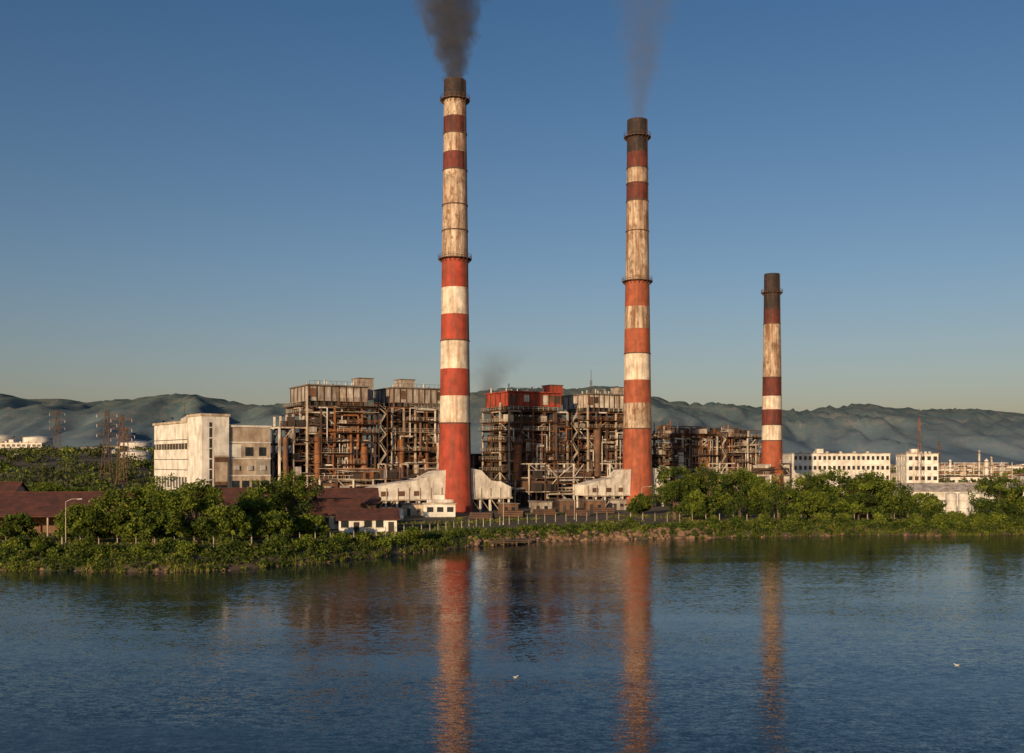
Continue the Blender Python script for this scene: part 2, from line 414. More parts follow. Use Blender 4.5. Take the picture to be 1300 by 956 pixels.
    for cx in (sx, sx + 2.8): pl.beam((cx, -D / 2 - 1.8, 0), (cx, -D / 2 - 1.8, top), .22, 'steel_dark')
    pl.obj('platforms_and_stairs', e)
    cs = MB(); ct = H - 8.5 if not open_top else H - 6
    fx0, fx1, fy0, fy1 = -W * .33, W * .33, -D * .28, D * .42
    cs.box(fx0, fx1, fy0, fy1, H * .3, ct, 'casing')
    cs.prism([(fx0, H * .3 - .01), (-2, H * .14), (2, H * .14), (fx1, H * .3 - .01)], fy0, fy1, 'casing2')
    z = H * .33
    while z < ct - .5:
        cs.box(fx0 - .3, fx1 + .3, fy0 - .3, fy1 + .3, z, z + .35, 'casing2'); z += 2.2
    for i in range(44):
        w = R.uniform(.8, 3.8); d = R.uniform(1, 3); h = R.uniform(.9, 2.7)
        x = R.uniform(-W / 2, W / 2 - w); z = R.choice(lv) + .45; y = R.uniform(-D / 2 - .5, -D / 2 + 4)
        if R.random() < .3: x = R.uniform(-W / 2 - .8, -W / 2 + 1); y = R.uniform(-D / 2, D / 2 - d)
        if z > top - 1 and not open_top: continue
        cs.box(x, x + w, y, y + d, z, z + h, R.choice(['casing', 'casing2', 'clad_grey', 'clad_white', 'casing', 'dark', 'steel_orange', 'casing', 'dark']))
    cs.box(-W / 2 + 1.3, W / 2 - 1.3, D * .1, D / 2 - .8, .0, H * .62, 'dark')
    cs.obj('furnace_casing', e)
    ph = MB(); p0 = top + .6; px0, px1 = -W * .46, W * .40
    if not open_top:
        ph.box(px0, px1, -D * .46, D * .46, p0 + 1.2, H - .6, roofk)
        ph.box(px0 - .5, px1 + .5, -D * .5, D * .5, H - .59, H - .2, 'roof_grey' if roofk != 'clad_red' else 'clad_red')
        ph.box(px0 + .8, px1 - .8, -D * .42, D * .42, top, p0 + 1.19, 'dark')
        for i in range(9):
            x = px0 + (px1 - px0) * i / 8
            ph.beam((x, -D * .46 - .15, top), (x, -D * .46 - .15, H - .7), .22, 'steel_dark' if i % 2 else 'casing2')
            if i < 8 and R.random() < .45:
                ww = (px1 - px0) / 8
                ph.box(x + .2, x + ww - .2, -D * .46 - .06, -D * .46 + .02, p0 + 1.8 + R.random(), H - 1.4, R.choice(['casing', 'dark', 'casing2', 'steel_light', 'clad_white']))
        for j in range(6):
            y = -D * .46 + D * .92 * j / 5
            ph.beam((px0 - .15, y, top), (px0 - .15, y, H - .7), .22, 'steel_dark')
        bx = W * .30 if box_side > 0 else -W * .3
        bk = 'clad_grey' if roofk != 'clad_red' else 'clad_red'
        ph.box(bx + 1.2, bx + 6.2, -D * .2, D * .1, H - 4, H + 2.6, bk); ph.box(bx + 1, bx + 6.4, -D * .22, D * .12, H + 2.61, H + 2.85, 'roof_grey')
        for i in range(9):
            x = R.uniform(px0, px1); y = R.uniform(-D * .4, D * .3); ph.cyl((x, y, H - .2), (x, y, H + R.uniform(.8, 2.4)), R.uniform(.15, .35), 'silver', n=8)
        for i in range(12):
            x = px0 + (px1 - px0) * i / 11; ph.beam((x, -D * .49, H - .2), (x, -D * .49, H + .9), .07, 'steel_dark')
        ph.beam((px0, -D * .49, H + .9), (px1, -D * .49, H + .9), .07, 'steel_dark')
    else:
        ph.cyl((-W * .4, -D * .1, top + 1.6), (W * .4, -D * .1, top + 1.6), 1.1, 'casing2', n=16)
        for i in range(7):
            w = R.uniform(1.5, 4); x = R.uniform(-W / 2, W / 2 - w); y = R.uniform(-D / 2, D * .3)
            ph.box(x, x + w, y, y + R.uniform(1.5, 4), top + .45, top + R.uniform(1.6, 4.2), R.choice(['casing', 'casing2', 'clad_grey', 'dark', 'steel_orange']))
        for i in range(14):
            x = R.uniform(-W / 2, W / 2); y = R.uniform(-D / 2, D / 2); ph.cyl((x, y, top), (x, y, top + R.uniform(1.5, 6)), R.uniform(.1, .35), R.choice(['silver', 'steel_dark', 'steel_orange']), n=8)
        ph.beam((-W / 2, -D * .3, top + 3.2), (W / 2, -D * .3, top + 3.2), .35, 'steel_dark')
    ph.obj('penthouse' if not open_top else 'drum_deck', e)
    pp = MB()
    for i in range(80):
        x = R.uniform(-W / 2, W / 2); y = R.uniform(-D / 2 - 1.0, -D / 2 + 3); r = R.choice([.09, .12, .16, .22, .3, .45])
        k = R.choice(['silver', 'silver', 'steel_orange', 'steel_dark', 'steel_light', 'casing', 'casing2'])
        z0 = R.uniform(1, top * .75); z1 = z0 + R.uniform(3, 12); z1 = min(z1, top)
        pp.cyl((x, y, z0), (x, y, z1), r, k, n=8)
        x2 = min(W / 2 + 1, max(-W / 2 - 1, x + R.uniform(-7, 7))); pp.cyl((x, y, z1), (x2, y, z1), r, k, n=8)
        pp.cyl((x2, y, z1), (x2, min(y + 5, D / 2), z1 + .2), r, k, n=8)
    for i in range(3):
        y = -D * .15 + i * 2.4; zt = ct - 1 - i * .6; pp.cyl((-W * .42, y, zt), (W * .42, y, zt), .75, 'silver' if i else 'casing2', n=14)
    for sgn in (-1, 1):
        if R.random() < .3: continue
        x = sgn * W * R.uniform(.26, .42); y = -D / 2 - .4; r = R.uniform(.9, 1.5); zt = H * R.uniform(.5, .68)
        pp.cyl((x, y, 7), (x, y, zt), r, R.choice(['casing2', 'silver', 'steel_orange']), n=16)
        pp.cyl((x, y, zt), (x * .55, y + 3.4, zt + 4), r, 'casing2', n=16)
        for q in range(4): pp.cyl((x, y, 8 + q * 3.0), (x, y, 8.3 + q * 3.0), r + .15, 'steel_dark', n=16)
    for cx in (-W * .26, W * .22):
        pp.cyl((cx, -D / 2 - 7, 7.2), (cx, -D / 2 - 2, 7.2), 3.1, 'casing2', n=20)
        pp.cyl((cx, -D / 2 - 8.6, 7.2), (cx, -D / 2 - 7, 7.2), 1.6, 'casing', 3.1, n=20)
        for q in range(3): pp.cyl((cx, -D / 2 - 6.5 + q * 1.9, 7.2), (cx, -D / 2 - 6.25 + q * 1.9, 7.2), 3.3, 'steel_dark', n=20)
        pp.box(cx - 2.4, cx + 2.4, -D / 2 - 6.4, -D / 2 - 2.4, 0, 4.6, 'casing')
    pp.obj('pipework', e)
    if annex:
        an = MB(); y0, y1 = -D / 2 - 15, -D / 2 - 9.2; zz = [0, 5, 9.5, 14]
        xx = [-W / 2 - 1]
        while xx[-1] < W / 2 - 1: xx.append(xx[-1] + R.uniform(3.2, 6.2))
        nb = len(xx) - 1; tops = [R.choice([9.5, 14, 14]) for _ in xx]
        for i, x in enumerate(xx):
            for y in (y0, y1): an.box(x - .2, x + .2, y - .2, y + .2, 0, tops[i], R.choice(['steel_white', 'steel_light', 'steel_light', 'steel_dark']))
        for i in range(nb):
            for z in zz[1:]:
                if z > min(tops[i], tops[i + 1]) + .1: continue
                k = R.choice(['steel_white', 'steel_light', 'steel_dark', 'steel_light'])
                for y in (y0, y1): an.beam((xx[i], y, z), (xx[i + 1], y, z), .25, k, .35)
                an.beam((xx[i], y0, z), (xx[i], y1, z), .25, 'steel_light', .35)
                if R.random() < .55:
                    za, zb = (z - 4.5, z) if R.random() < .5 else (z, z - 4.5)
                    an.beam((xx[i], y0 - .05, za), (xx[i + 1], y0 - .05, zb), .18, 'steel_white')
                if R.random() < .5:
                    an.beam((xx[i], y0, z + 1.2), (xx[i + 1], y0, z + 1.2), .07, 'steel_white')
                    for q in range(4): an.beam((xx[i] + (xx[i + 1] - xx[i]) * q / 4, y0, z), (xx[i] + (xx[i + 1] - xx[i]) * q / 4, y0, z + 1.2), .06, 'steel_white')
        an.box(xx[0], xx[nb // 2], y0 + .5, y1 - .3, 5.2, 8.4, 'casing2'); an.box(xx[nb // 2] + .4, xx[nb], y0 + .7, y1, 9.8, 12.2 if tops[-1] > 10 else 11, 'casing')
        for i in range(16):
            x = R.uniform(xx[0], xx[-1] - 3); z = R.choice([.0, 0, 5.2, 9.7]); w = R.uniform(1, 3)
            an.box(x, x + w, y0 - .6, y0 + 1.5, z, z + R.uniform(1, 3), R.choice(['casing', 'steel_orange', 'clad_grey', 'dark', 'casing2', 'dark']))
        for i in range(10):
            z = R.uniform(4, 13); xa_ = R.uniform(xx[0] - 1, 0); an.cyl((xa_, y0 + R.uniform(-.5, 1), z), (R.uniform(3, xx[-1] + 1), y0 + R.uniform(-.5, 1), z), R.choice([.12, .2, .3]), R.choice(['silver', 'steel_orange', 'steel_light', 'casing2']), n=8)
        an.obj('fan_support_structure', e)

boiler((-57.5, 325, 2), 22, 20, 38.6, 'clad_grey', 3, side=True)
boiler((-34, 341, 2), 20, 18, 39, 'clad_grey', 14, -1)
boiler((4.5, 356, 2), 23, 19, 38.7, 'clad_red', 25)
boiler((31, 372, 2), 20, 18, 39, 'clad_white', 36, 1)
boiler((66, 400, 2), 21, 18, 28, None, 47, -1, True)
boiler((88, 415, 2), 21, 18, 27, None, 58, 1, True)

e = empty('turbine_hall', (-12, 372, 2), A); mb = MB()
mb.box(-78, 78, 0, 24, 0, 17, 'casing2'); mb.prism([(-78.5, 17.01), (78.5, 17.01), (78, 17.6), (-78, 17.6)], -.6, 24.6, 'roof_grey')
for i in range(40):
    x = -76 + i * 3.9; mb.box(x, x + 2.8, -.12, -.01, 9, 13.5, 'glass'); mb.box(x - .7, x - .2, -.4, -.01, 0, 16.9, 'bcream')
mb.obj('hall_walls_and_roof', e)

e = empty('pipe_rack', (-20, 318, 2), A); mb = MB(); R = random.Random(77)
for i in range(24):
    x = -48 + i * 6
    mb.beam((x, 0, 0), (x, 0, 8.5), .3, R.choice(['steel_light', 'steel_dark'])); mb.beam((x, 4, 0), (x, 4, 8.5), .3, 'steel_dark'); mb.beam((x, 0, 8.3), (x, 4, 8.3), .3, 'steel_dark'); mb.beam((x, 0, 5.5), (x, 4, 5.5), .3, 'steel_dark')
for q in range(11):
    a0 = R.uniform(-48, -20); a1 = R.uniform(40, 90); y = .2 + R.random() * 3.6; z = R.choice([5.9, 8.8]); mb.cyl((a0, y, z), (a1, y, z), R.choice([.15, .25, .4]), R.choice(['silver', 'steel_orange', 'casing2', 'steel_light']), n=8)
mb.obj('rack_and_pipes', e)

# ------------------------------------------------------------------ white control building (left)
e = empty('control_building', (-87.5, 292, 2), math.radians(36)); mb = MB()
mb.box(-1, 7, 0, 12, 0, 27.8, 'bwhite'); mb.box(-1.3, 7.3, -.3, 12.3, 27.81, 28.5, 'bcream')
mb.box(1.2, 2.0, -.06, .05, 2, 26, 'dark')
for i in range(8): mb.box(1.2, 2.0, -.1, -.07, 3.4 + i * 3, 3.7 + i * 3, 'bwhite')
mb.box(2.6, 6.8, -.10, -.01, 1, 16, 'casing2'); mb.box(2.4, 7.0, -.3, -.11, 16, 16.5, 'bcream')
mb.box(2.9, 6.5, -.14, -.11, 2.2, 8, 'glass'); mb.box(2.9, 6.5, -.14, -.11, 9, 14.6, 'bcream')
mb.box(7.01, 20, .8, 20, 0, 24.8, 'bcream'); mb.box(7.4, 20.3, .5, 20.3, 24.81, 25.4, 'bwhite')
for z in (5.4, 10.5, 15.5, 20.2): mb.box(7.1, 20.05, .64, .79, z, z + .35, 'bwhite')
for i in range(4):
    for z, h in ((6.6, 2.6), (1.4, 3.0)):
        mb.box(8.2 + i * 3, 10.4 + i * 3, .72, .79, z, z + h, 'glass'); mb.box(8.0 + i * 3, 10.6 + i * 3, .5, .79, z - .3, z - .01, 'conc')
mb.box(15.5, 19.9, .70, .79, 10.9, 15.2, 'conc'); mb.box(7.2, 11, .70, .79, 16, 19.8, 'bwhite')
mb.box(12.2, 14.6, .71, .79, 16.4, 19.0, 'glass'); mb.box(16.4, 18.6, .71, .79, 16.4, 19.0, 'glass')
for i in range(3): mb.box(8.8 + i * 4, 10.3 + i * 4, .4, .69, 12.2, 13.6, 'silver')
mb.box(-.7, 6.8, 12.02, 44, 0, 25.8, 'glass')
X = -.72
for z0, z1 in ((0, 2.6), (5.6, 6.8), (10.2, 12.2), (12.4, 15.3), (15.5, 18.4), (20.2, 21.2), (21.4, 26.2)):
    mb.box(X - .35, X - .01, 12.33, 44, z0, z1, 'bwhite')
for i in range(12):
    y = 12.4 + i * 2.75; mb.box(X - .28, X - .02, y, y + .45, 2.6, 10.2, 'bwhite'); mb.box(X - .24, X - .02, y + .1, y + .3, 18.4, 20.2, 'bcream')
    mb.box(X - .37, X - .355, y, y + .08, 12.4, 18.4, 'conc')
mb.box(-1.5, 7.1, 12.35, 44.4, 26.21, 26.9, 'bcream')
for i in range(5): mb.box(.6 + i, 1.2 + i, 18 + i * 4, 19.5 + i * 4, 26.9, 28.3, 'silver')
mb.cyl((4, 30, 26.9), (4, 30, 33), .08, 'steel_dark', n=6)
mb.obj('walls_and_windows', e)

# ------------------------------------------------------------------ gable buildings
def gable(name, loc, rot, Lx, Dy, eave, ridge, wallk, roofk, doors=4, posts=False):
    e = empty(name, loc, rot); mb = MB()
    if posts:
        for i in range(int(Lx / 5) + 1):
            for y in (.3, Dy - .3): mb.box(i * 5 - .15 + .2, i * 5 + .35, y - .15, y + .15, 0, eave, 'conc')
        mb.box(.5, Lx - .5, Dy * .5, Dy - .6, 0, eave - .2, wallk)
    else:
        mb.box(0, Lx, 0, Dy, 0, eave, wallk)
    for x0 in (0, Lx - .25):
        mb.add([(x0, 0, eave), (x0, Dy, eave), (x0, Dy / 2, ridge - .12), (x0 + .25, 0, eave), (x0 + .25, Dy, eave), (x0 + .25, Dy / 2, ridge - .12)],
               [(0, 2, 1), (3, 4, 5), (0, 3, 5, 2), (1, 2, 5, 4)], wallk)
    o = .7; sl = (ridge - eave) / (Dy / 2); zl = eave - o * sl
    for sgn in (0, 1):
        ya, yb = (-o, Dy / 2) if sgn == 0 else (Dy + o, Dy / 2)
        v_ = [(-o, ya, zl), (Lx + o, ya, zl), (Lx + o, yb, ridge), (-o, yb, ridge)]
        v2 = [(a, b_, c + .14) for a, b_, c in v_]
        mb.add(v_ + v2, [(0, 1, 2, 3), (4, 7, 6, 5), (0, 4, 5, 1), (1, 5, 6, 2), (3, 2, 6, 7), (0, 3, 7, 4)], roofk)
    mb.beam((-o, Dy / 2, ridge + .16), (Lx + o, Dy / 2, ridge + .16), .5, roofk, .12)
    if not posts:
        for i in range(doors):
            x = (i + .5) * Lx / doors
            if i % 3 == 1: mb.box(x - .6, x + .6, -.05, .02, 0, 2.2, 'dark')
            else:
                mb.box(x - .8, x + .8, -.05, .02, 1.1, 2.5, 'glass'); mb.box(x - .9, x + .9, -.15, -.06, .95, 1.08, 'conc')
    mb.obj('walls_and_roof', e)
gable('red_roof_shed', (-137, 200, 2), math.radians(3), 60, 20, 4.2, 8.4, 'casing2', 'roof_red', posts=True)
gable('red_roof_shed', (-150, 246, 2), math.radians(5), 28, 14, 6, 9.6, 'bcream', 'roof_red')
gable('red_roof_shed', (-74, 236, 2), math.radians(6), 27, 13, 4.8, 8.4, 'bcream', 'roof_red')
gable('red_roof_shed', (-56, 256, 2), math.radians(10), 22, 12, 4.5, 7.8, 'casing2', 'roof_red')
gable('white_wall_house', (-36, 213, 2), math.radians(10), 12, 8, 2.9, 4.6, 'bwhite', 'roof_red', 5)
gable('white_wall_house', (-48, 224, 2), math.radians(8), 14, 9, 3.4, 6.2, 'bcream', 'roof_red', 5)
gable('warehouse', (108, 300, 2), math.radians(3), 46, 14, 6.2, 8.2, 'bwhite', 'clad_white', 12)

def flatb(name, loc, rot, Lx, Dy, H, storeys, wallk='bwhite', bay=3.2):
    e = empty(name, loc, rot); mb = MB()
    mb.box(.3, Lx - .3, .3, Dy - .3, 0, H - .5, 'glass')
    sh = H / storeys
    for s_ in range(storeys):
        z = s_ * sh
        for (a0, a1, b0, b1) in ((0, Lx, 0, .28), (0, .28, .29, Dy - .29), (Lx - .28, Lx, .29, Dy - .29), (0, Lx, Dy - .28, Dy)):
            mb.box(a0, a1, b0, b1, z, z + sh * .38, wallk); mb.box(a0, a1, b0, b1, z + sh * .78, z + sh, wallk)
    nb = int(Lx / bay)
    for s_ in range(storeys):
        z = s_ * sh
        for i in range(nb + 1):
            x = i * (Lx - .5) / nb; mb.box(x, min(Lx, x + .5 + (bay * .2)), .02, .26, z + sh * .38, z + sh * .78, wallk)
        for j in range(int(Dy / bay) + 1):
            y = .3 + j * (Dy - 1.2) / max(1, int(Dy / bay)); mb.box(.02, .26, y, y + .6, z + sh * .38, z + sh * .78, wallk)
            mb.box(Lx - .26, Lx - .02, y, y + .6, z + sh * .38, z + sh * .78, wallk)
    mb.box(-.3, Lx + .3, -.3, Dy + .3, H + .01, H + .35, 'bcream')
    mb.box(Lx * .3, Lx * .3 + 3, Dy * .4, Dy * .4 + 3, H + .36, H + 2.4, wallk)
    for i in range(6): mb.box(Lx * (.1 + .14 * i), Lx * (.1 + .14 * i) + 1.2, Dy * .3, Dy * .3 + 1, H + .36, H + 1.2, 'silver')
    mb.obj('walls_and_windows', e)
flatb('office_building', (130, 475, 2), math.radians(2), 46, 16, 18.2, 4, bay=2.2)
flatb('office_building', (178, 462, 2), math.radians(-4), 14, 16, 18.0, 4, 'bwhite', bay=2.6)
flatb('small_white_office', (-23.6, 273, 2), math.radians(4), 8.5, 5, 3.4, 1, bay=2.2)
flatb('depot_building', (-352, 690, 21), math.radians(4), 34, 14, 8, 2, 'bwhite')

# ------------------------------------------------------------------ tanks, masts, pylons
def tank(name, x, y, z, r, h, dome=.12):
    e = empty(name, (x, y, z)); mb = MB()
    mb.cyl((0, 0, 0), (0, 0, h), r, 'tank', r, 32, False); mb.cyl((0, 0, h), (0, 0, h + r * dome), r, 'tank', .3, 32, False)
    for q in (.33, .66, .98): mb.cyl((0, 0, h * q), (0, 0, h * q + h * .015), r * 1.012, 'conc', r * 1.012, 32, False)
    for i in range(12):
        a = -math.pi + math.pi * i / 11; a2 = -math.pi + math.pi * (i + 1) / 11
        mb.beam((r * math.cos(a), r * math.sin(a), h * i / 12), (r * 1.03 * math.cos(a2), r * 1.03 * math.sin(a2), h * (i + 1) / 12), r * .05, 'conc')
    mb.obj('shell', e)
tank('oil_tank', -372, 740, 21, 12, 14); tank('oil_tank', -345, 745, 21, 10, 13)
tank('oil_tank', -272, 740, 21, 11, 9); tank('oil_tank', -215, 585, 15, 8.5, 7); tank('oil_tank', -250, 640, 18, 8, 6)
for x in (120.5, 124, 127.5): tank('water_tank', x, 281, 2, 1.45, 6.0, .35)
for x in (97.5, 99.8, 102): tank('storage_silo', x, 292, 2, .8, 11, .5)

def lattice(name, x, y, z, h, wb, wt, arms=0, k='steel_dark', t=.22):
    mb = MB(); n_ = max(5, int(h / (wb * 1.1)))
    def c(i):
        s_ = i / n_; w = wb + (wt - wb) * s_ ** .7; return [(sx * w / 2, sy * w / 2, h * s_) for sx, sy in ((-1, -1), (1, -1), (1, 1), (-1, 1))]
    for i in range(n_):
        a, b_ = c(i), c(i + 1)
        kk = k if not isinstance(k, tuple) else k[(i // 2) % 2]
        for j in range(4):
            mb.beam(a[j], b_[j], t, kk); mb.beam(a[j], b_[(j + 1) % 4], t * .6, kk); mb.beam(b_[j], b_[(j + 1) % 4], t * .6, kk)
    for q in range(arms):
        zz = h * (.68 + .13 * q)
        for sg in (-1, 1):
            mb.beam((0, 0, zz), (sg * 4.5, 0, zz + .3), t, kk); mb.beam((0, 0, zz + 1.8), (sg * 4.5, 0, zz + .3), t * .7, kk)
            mb.cyl((sg * 4.4, 0, zz - 1), (sg * 4.4, 0, zz + .3), .16, 'silver', n=6)
    if not arms: mb.cyl((0, 0, h), (0, 0, h + 4), .08, 'steel_dark', n=6)
    mb.obj(name, None, (x, y, z))
lattice('transmission_pylon', -178, 450, 6, 33, 5, 1.2, 3, 'steel_dark', .2); lattice('transmission_pylon', -164, 430, 5, 31, 4, 1.1, 3, 'casing2', .18)
lattice('transmission_pylon', -262, 590, 14, 32, 5, 1.2, 3, 'steel_dark', .22); lattice('transmission_pylon', -196, 520, 10, 24, 4, 1.1, 2, 'steel_dark', .2)
lattice('radio_mast', 171, 430, 2, 33, 2.4, .5, 0, ('casing2', 'steel_orange'), .10)
lattice('radio_mast', 30.5, 395, 2, 46, 1.6, .6, 0, 'steel_dark', .15)
lattice('radio_mast', 196, 470, 2, 24, 2.2, .6, 0, 'steel_dark', .12)

e = empty('refinery_columns', (292, 640, 2)); mb = MB()
for i, (x, h, r) in enumerate([(0, 21, .7), (5, 15, 1.4), (-9, 12, 2.2), (9, 17, .7), (16, 12, 2.4), (-16, 15, .8), (-30, 10, 3)]):
    k = ['silver', 'tank', 'steel_light', 'silver'][i % 4]
    mb.cyl((x, i, 0), (x, i, h), r, k, n=14); mb.cyl((x, i, h), (x, i, h + r), r, k, .2, n=14)
    for q in (.4, .7, .95): mb.cyl((x, i, h * q), (x, i, h * q + .3), r + .9, 'steel_dark', n=14)
for i in range(9): mb.beam((-34, i, 4 + i * 1.2), (22, i, 4 + i * 1.2), .5, ['silver', 'steel_orange'][i % 2])
for x in range(-34, 24, 6): mb.beam((x, -1, 0), (x, -1, 14), .5, 'steel_light')
mb.obj('columns_and_pipe_rack', e)

mb = MB(); R = random.Random(5)
for i in range(300):
    right = R.random() < .62
    y = R.uniform(620, 2400)
    x = (R.uniform(.26, .62) if right else R.uniform(-.62, -.36)) * y
    w = R.uniform(8, 30); d = R.uniform(8, 16); h = R.uniform(4, 10 if y > 1000 else 7); z = ground(x, y) - 1
    k = R.choice(['bwhite', 'bcream', 'conc', 'clad_grey', 'bwhite'])
    mb.box(x, x + w, y, y + d, z, z + h, k); mb.box(x - .4, x + w + .4, y - .4, y + d + .4, z + h + .01, z + h + .5, R.choice(['roof_red', 'roof_grey', 'conc']))
    for q in range(int(w / 4)): mb.box(x + 1 + q * 4, x + 2.6 + q * 4, y - .08, y - .01, z + h * .4, z + h * .7, 'glass')
mb.obj('distant_town_buildings')

# ------------------------------------------------------------------ foliage
def quads(C, size, rs_, flat=0.0):
    N = len(C)
    a = rs_.normal(size=(N, 3)); a /= np.linalg.norm(a, axis=1)[:, None]
    t = rs_.normal(size=(N, 3)); b_ = np.cross(a, t); b_ /= np.linalg.norm(b_, axis=1)[:, None]
    s = (size * rs_.uniform(.6, 1.4, N))[:, None]
    v = np.empty((N, 4, 3)); v[:, 0] = C - a * s; v[:, 1] = C + b_ * s * .55; v[:, 2] = C + a * s; v[:, 3] = C - b_ * s * .55
    return v.reshape(-1, 3)

def mesh_leaves(name, groups, extra=None):
    mats = []; V = []; MI = []
    ev, ef, em, es = ([], [], [], [])
    if extra: ev, ef, em, es = extra.v, extra.f, extra.m, extra.sm; mats = list(extra.mats)
    for C, s, k in groups:
        if k not in mats: mats.append(k)
        V.append(quads(C, s, rs)); MI += [mats.index(k)] * len(C)
    V = np.concatenate(V); nq = len(V) // 4; o = len(ev)
    me = bpy.data.meshes.new(name)
    allv = list(ev) + V.tolist()
    faces = list(ef) + (np.arange(nq * 4).reshape(-1, 4) + o).tolist()
    me.from_pydata(allv, [], faces)
    for k in mats: me.materials.append(M[k])
    me.polygons.foreach_set('material_index', list(em) + MI)
    me.polygons.foreach_set('use_smooth', list(es) + [False] * nq)
    me.update(); o = bpy.data.objects.new(name, me); col.objects.link(o); return o

def clump(c, r, n_, zs=.8):
    d = rs.normal(size=(n_, 3)); d /= np.linalg.norm(d, axis=1)[:, None]
    rr = r * rs.uniform(.15, 1, n_) ** .5
    p = d * rr[:, None]; p[:, 2] *= zs
    return p + np.array(c)

def tree(name, x, y, h, w, dark=.5, leaves=8500):
    h *= 1.06 * rs.uniform(.93, 1.08); w *= 1.1
    z0 = ground(x, y); mb = MB(); th = h * .3
    lean = (rs.uniform(-.4, .4), rs.uniform(-.4, .4))
    mb.cyl((0, 0, -.3), (lean[0], lean[1], th), .045 * h, 'bark', .028 * h, 10)
    groups = []; K = 40
    per = leaves // K
    for i in range(K):
        a = rs.uniform(0, 2 * math.pi); u = rs.uniform(0, 1) ** .45
        zf = rs.uniform(.16, .92); prof = math.sin(math.pi * min(1, (zf + .06) / 1.05) ** .85) ** .5
        rad = w / 2 * u * prof * .92
        c = (lean[0] + rad * math.cos(a), lean[1] + rad * math.sin(a), h * zf)
        r = w * rs.uniform(.08, .17)
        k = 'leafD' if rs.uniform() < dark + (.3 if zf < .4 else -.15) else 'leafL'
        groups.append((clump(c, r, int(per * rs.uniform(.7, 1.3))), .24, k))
        if i < 9:
            mid = (c[0] * .45, c[1] * .45, th + (c[2] - th) * .5)
            mb.cyl((lean[0], lean[1], th * .95), mid, .02 * h, 'bark', .013 * h, 7); mb.cyl(mid, c, .013 * h, 'bark', .004 * h, 6)
    for i in range(30):
        a = rs.uniform(0, 2 * math.pi); zf = rs.uniform(.3, 1.04); prof = math.sin(math.pi * min(1, (zf - .02) / 1.02) ** .8) ** .5 if zf < 1 else .2
        rad = w / 2 * prof * rs.uniform(.85, 1.12)
        groups.append((clump((rad * math.cos(a), rad * math.sin(a), h * zf), w * .05, 26), .22, 'leafL'))
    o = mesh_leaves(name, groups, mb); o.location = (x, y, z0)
    return o

TR = [(-71, 187, 9.2, 12, .35), (-64.5, 190, 11.4, 14, .25), (-57, 185, 9.8, 11.5, .3), (-50.5, 201, 7.6, 9, .4), (-48.5, 226, 11.6, 13.5, .4), (-44.6, 188, 5.2, 8, .4), (-77, 184, 6.6, 9, .35), (-51, 183, 6, 8.5, .35), (-63, 180, 6, 9, .3), (-54, 218, 9, 10, .45), (-39, 197, 4.5, 6.5, .4), (-90, 186, 4.5, 7, .4),
      (41.7, 262, 12.4, 12, .75), (51.5, 268, 13.4, 11.5, .8), (58, 260, 12.0, 12.5, .7), (66.5, 255, 10.4, 12.5, .6), (75.6, 261, 11.2, 12, .75), (83, 265, 11.6, 12, .7),
      (90, 259, 10.8, 12, .6), (97, 262, 9.2, 11, .65), (119, 250, 9.8, 12.5, .65), (35.5, 284, 5.4, 6.5, .5), (126, 256, 8, 10, .6), (71, 253, 7, 9, .55), (86, 254, 6.5, 9, .55), (62, 270, 11, 11, .75), (47, 257, 6.5, 8, .55), (104, 258, 6, 9, .55), (79, 256, 8, 10, .6), (93, 266, 10.5, 11, .7),
      (-101, 232, 7, 9, .45), (-92, 238, 6.5, 9, .45), (-38, 268, 5.6, 8, .45), (-84, 262, 7, 9, .5), (-110, 262, 7, 10, .5), (-66, 254, 6, 9, .45), (-125, 275, 8, 11, .5)]
for t_ in TR: tree('broadleaf_tree', *t_)

groups = []; R = random.Random(3)
for i in range(4300):
    x = R.uniform(-128, 150); mid = -9 < x < 40
    off = R.uniform(-.2, 15) if not mid else R.uniform(1.2, 14)
    if mid and R.random() < .35: continue
    r = R.uniform(.35, 1.05) * (1.3 if x > 98 else 1)
    if off < 2: r *= .8
    if R.random() < .10 and not mid: r *= 1.8
    y = shore(x) + off
    groups.append((clump((x, y, ground(x, y) + r * .35), r, int(26 + 36 * r * r), .75), .15 + .05 * r, R.choice(['leafL', 'leafD', 'grass', 'leafD', 'leafL', 'leafD'])))
mesh_leaves('bank_vegetation', groups)
def bush(x, y, r, k='leafL'):
    z = ground(x, y); gr = [(clump((rs.uniform(-.5, .5) * r, rs.uniform(-.5, .5) * r, r * rs.uniform(.3, .8)), r * rs.uniform(.4, .65), 240), .2, k if rs.uniform() < .7 else 'leafD') for _ in range(8)]
    mb = MB(); mb.cyl((0, 0, -.3), (0, 0, r * .6), .1, 'bark', .05, 6)
    for q in range(5): mb.cyl((0, 0, .1), (rs.uniform(-.6, .6) * r, rs.uniform(-.6, .6) * r, r), .05, 'bark', .02, 5)
    mesh_leaves('shrub', gr, mb).location = (x, y, z)
for x, off, r in ((-19.2, 6, 2.3), (-60, 7, 1.7), (-46, 9, 2.2), (-35, 9, 1.9), (101, 8, 2.6), (106, 10, 2.6), (111, 7, 2.4), (95, 9, 2.4), (88, 10, 2.3), (47, 14, 2.0), (28, 18, 1.6), (-76, 8, 2.3), (74, 12, 2.4), (60, 13, 2.0), (116, 9, 2.5), (-70, 10, 2.2), (-66, 6, 1.8), (-52, 8, 2.0), (-40, 12, 2.2), (-82, 10, 2.1), (-90, 12, 2.4), (53, 12, 1.9), (80, 11, 2.2), (67, 11, 2.1), (-27, 10, 1.8), (124, 10, 2.6), (-56, 12, 2.1), (-31, 14, 2.0), (-73, 5, 1.6), (-96, 9, 2.1), (-87, 6, 1.7)):
    bush(x, shore(x) + off, r)
C = []
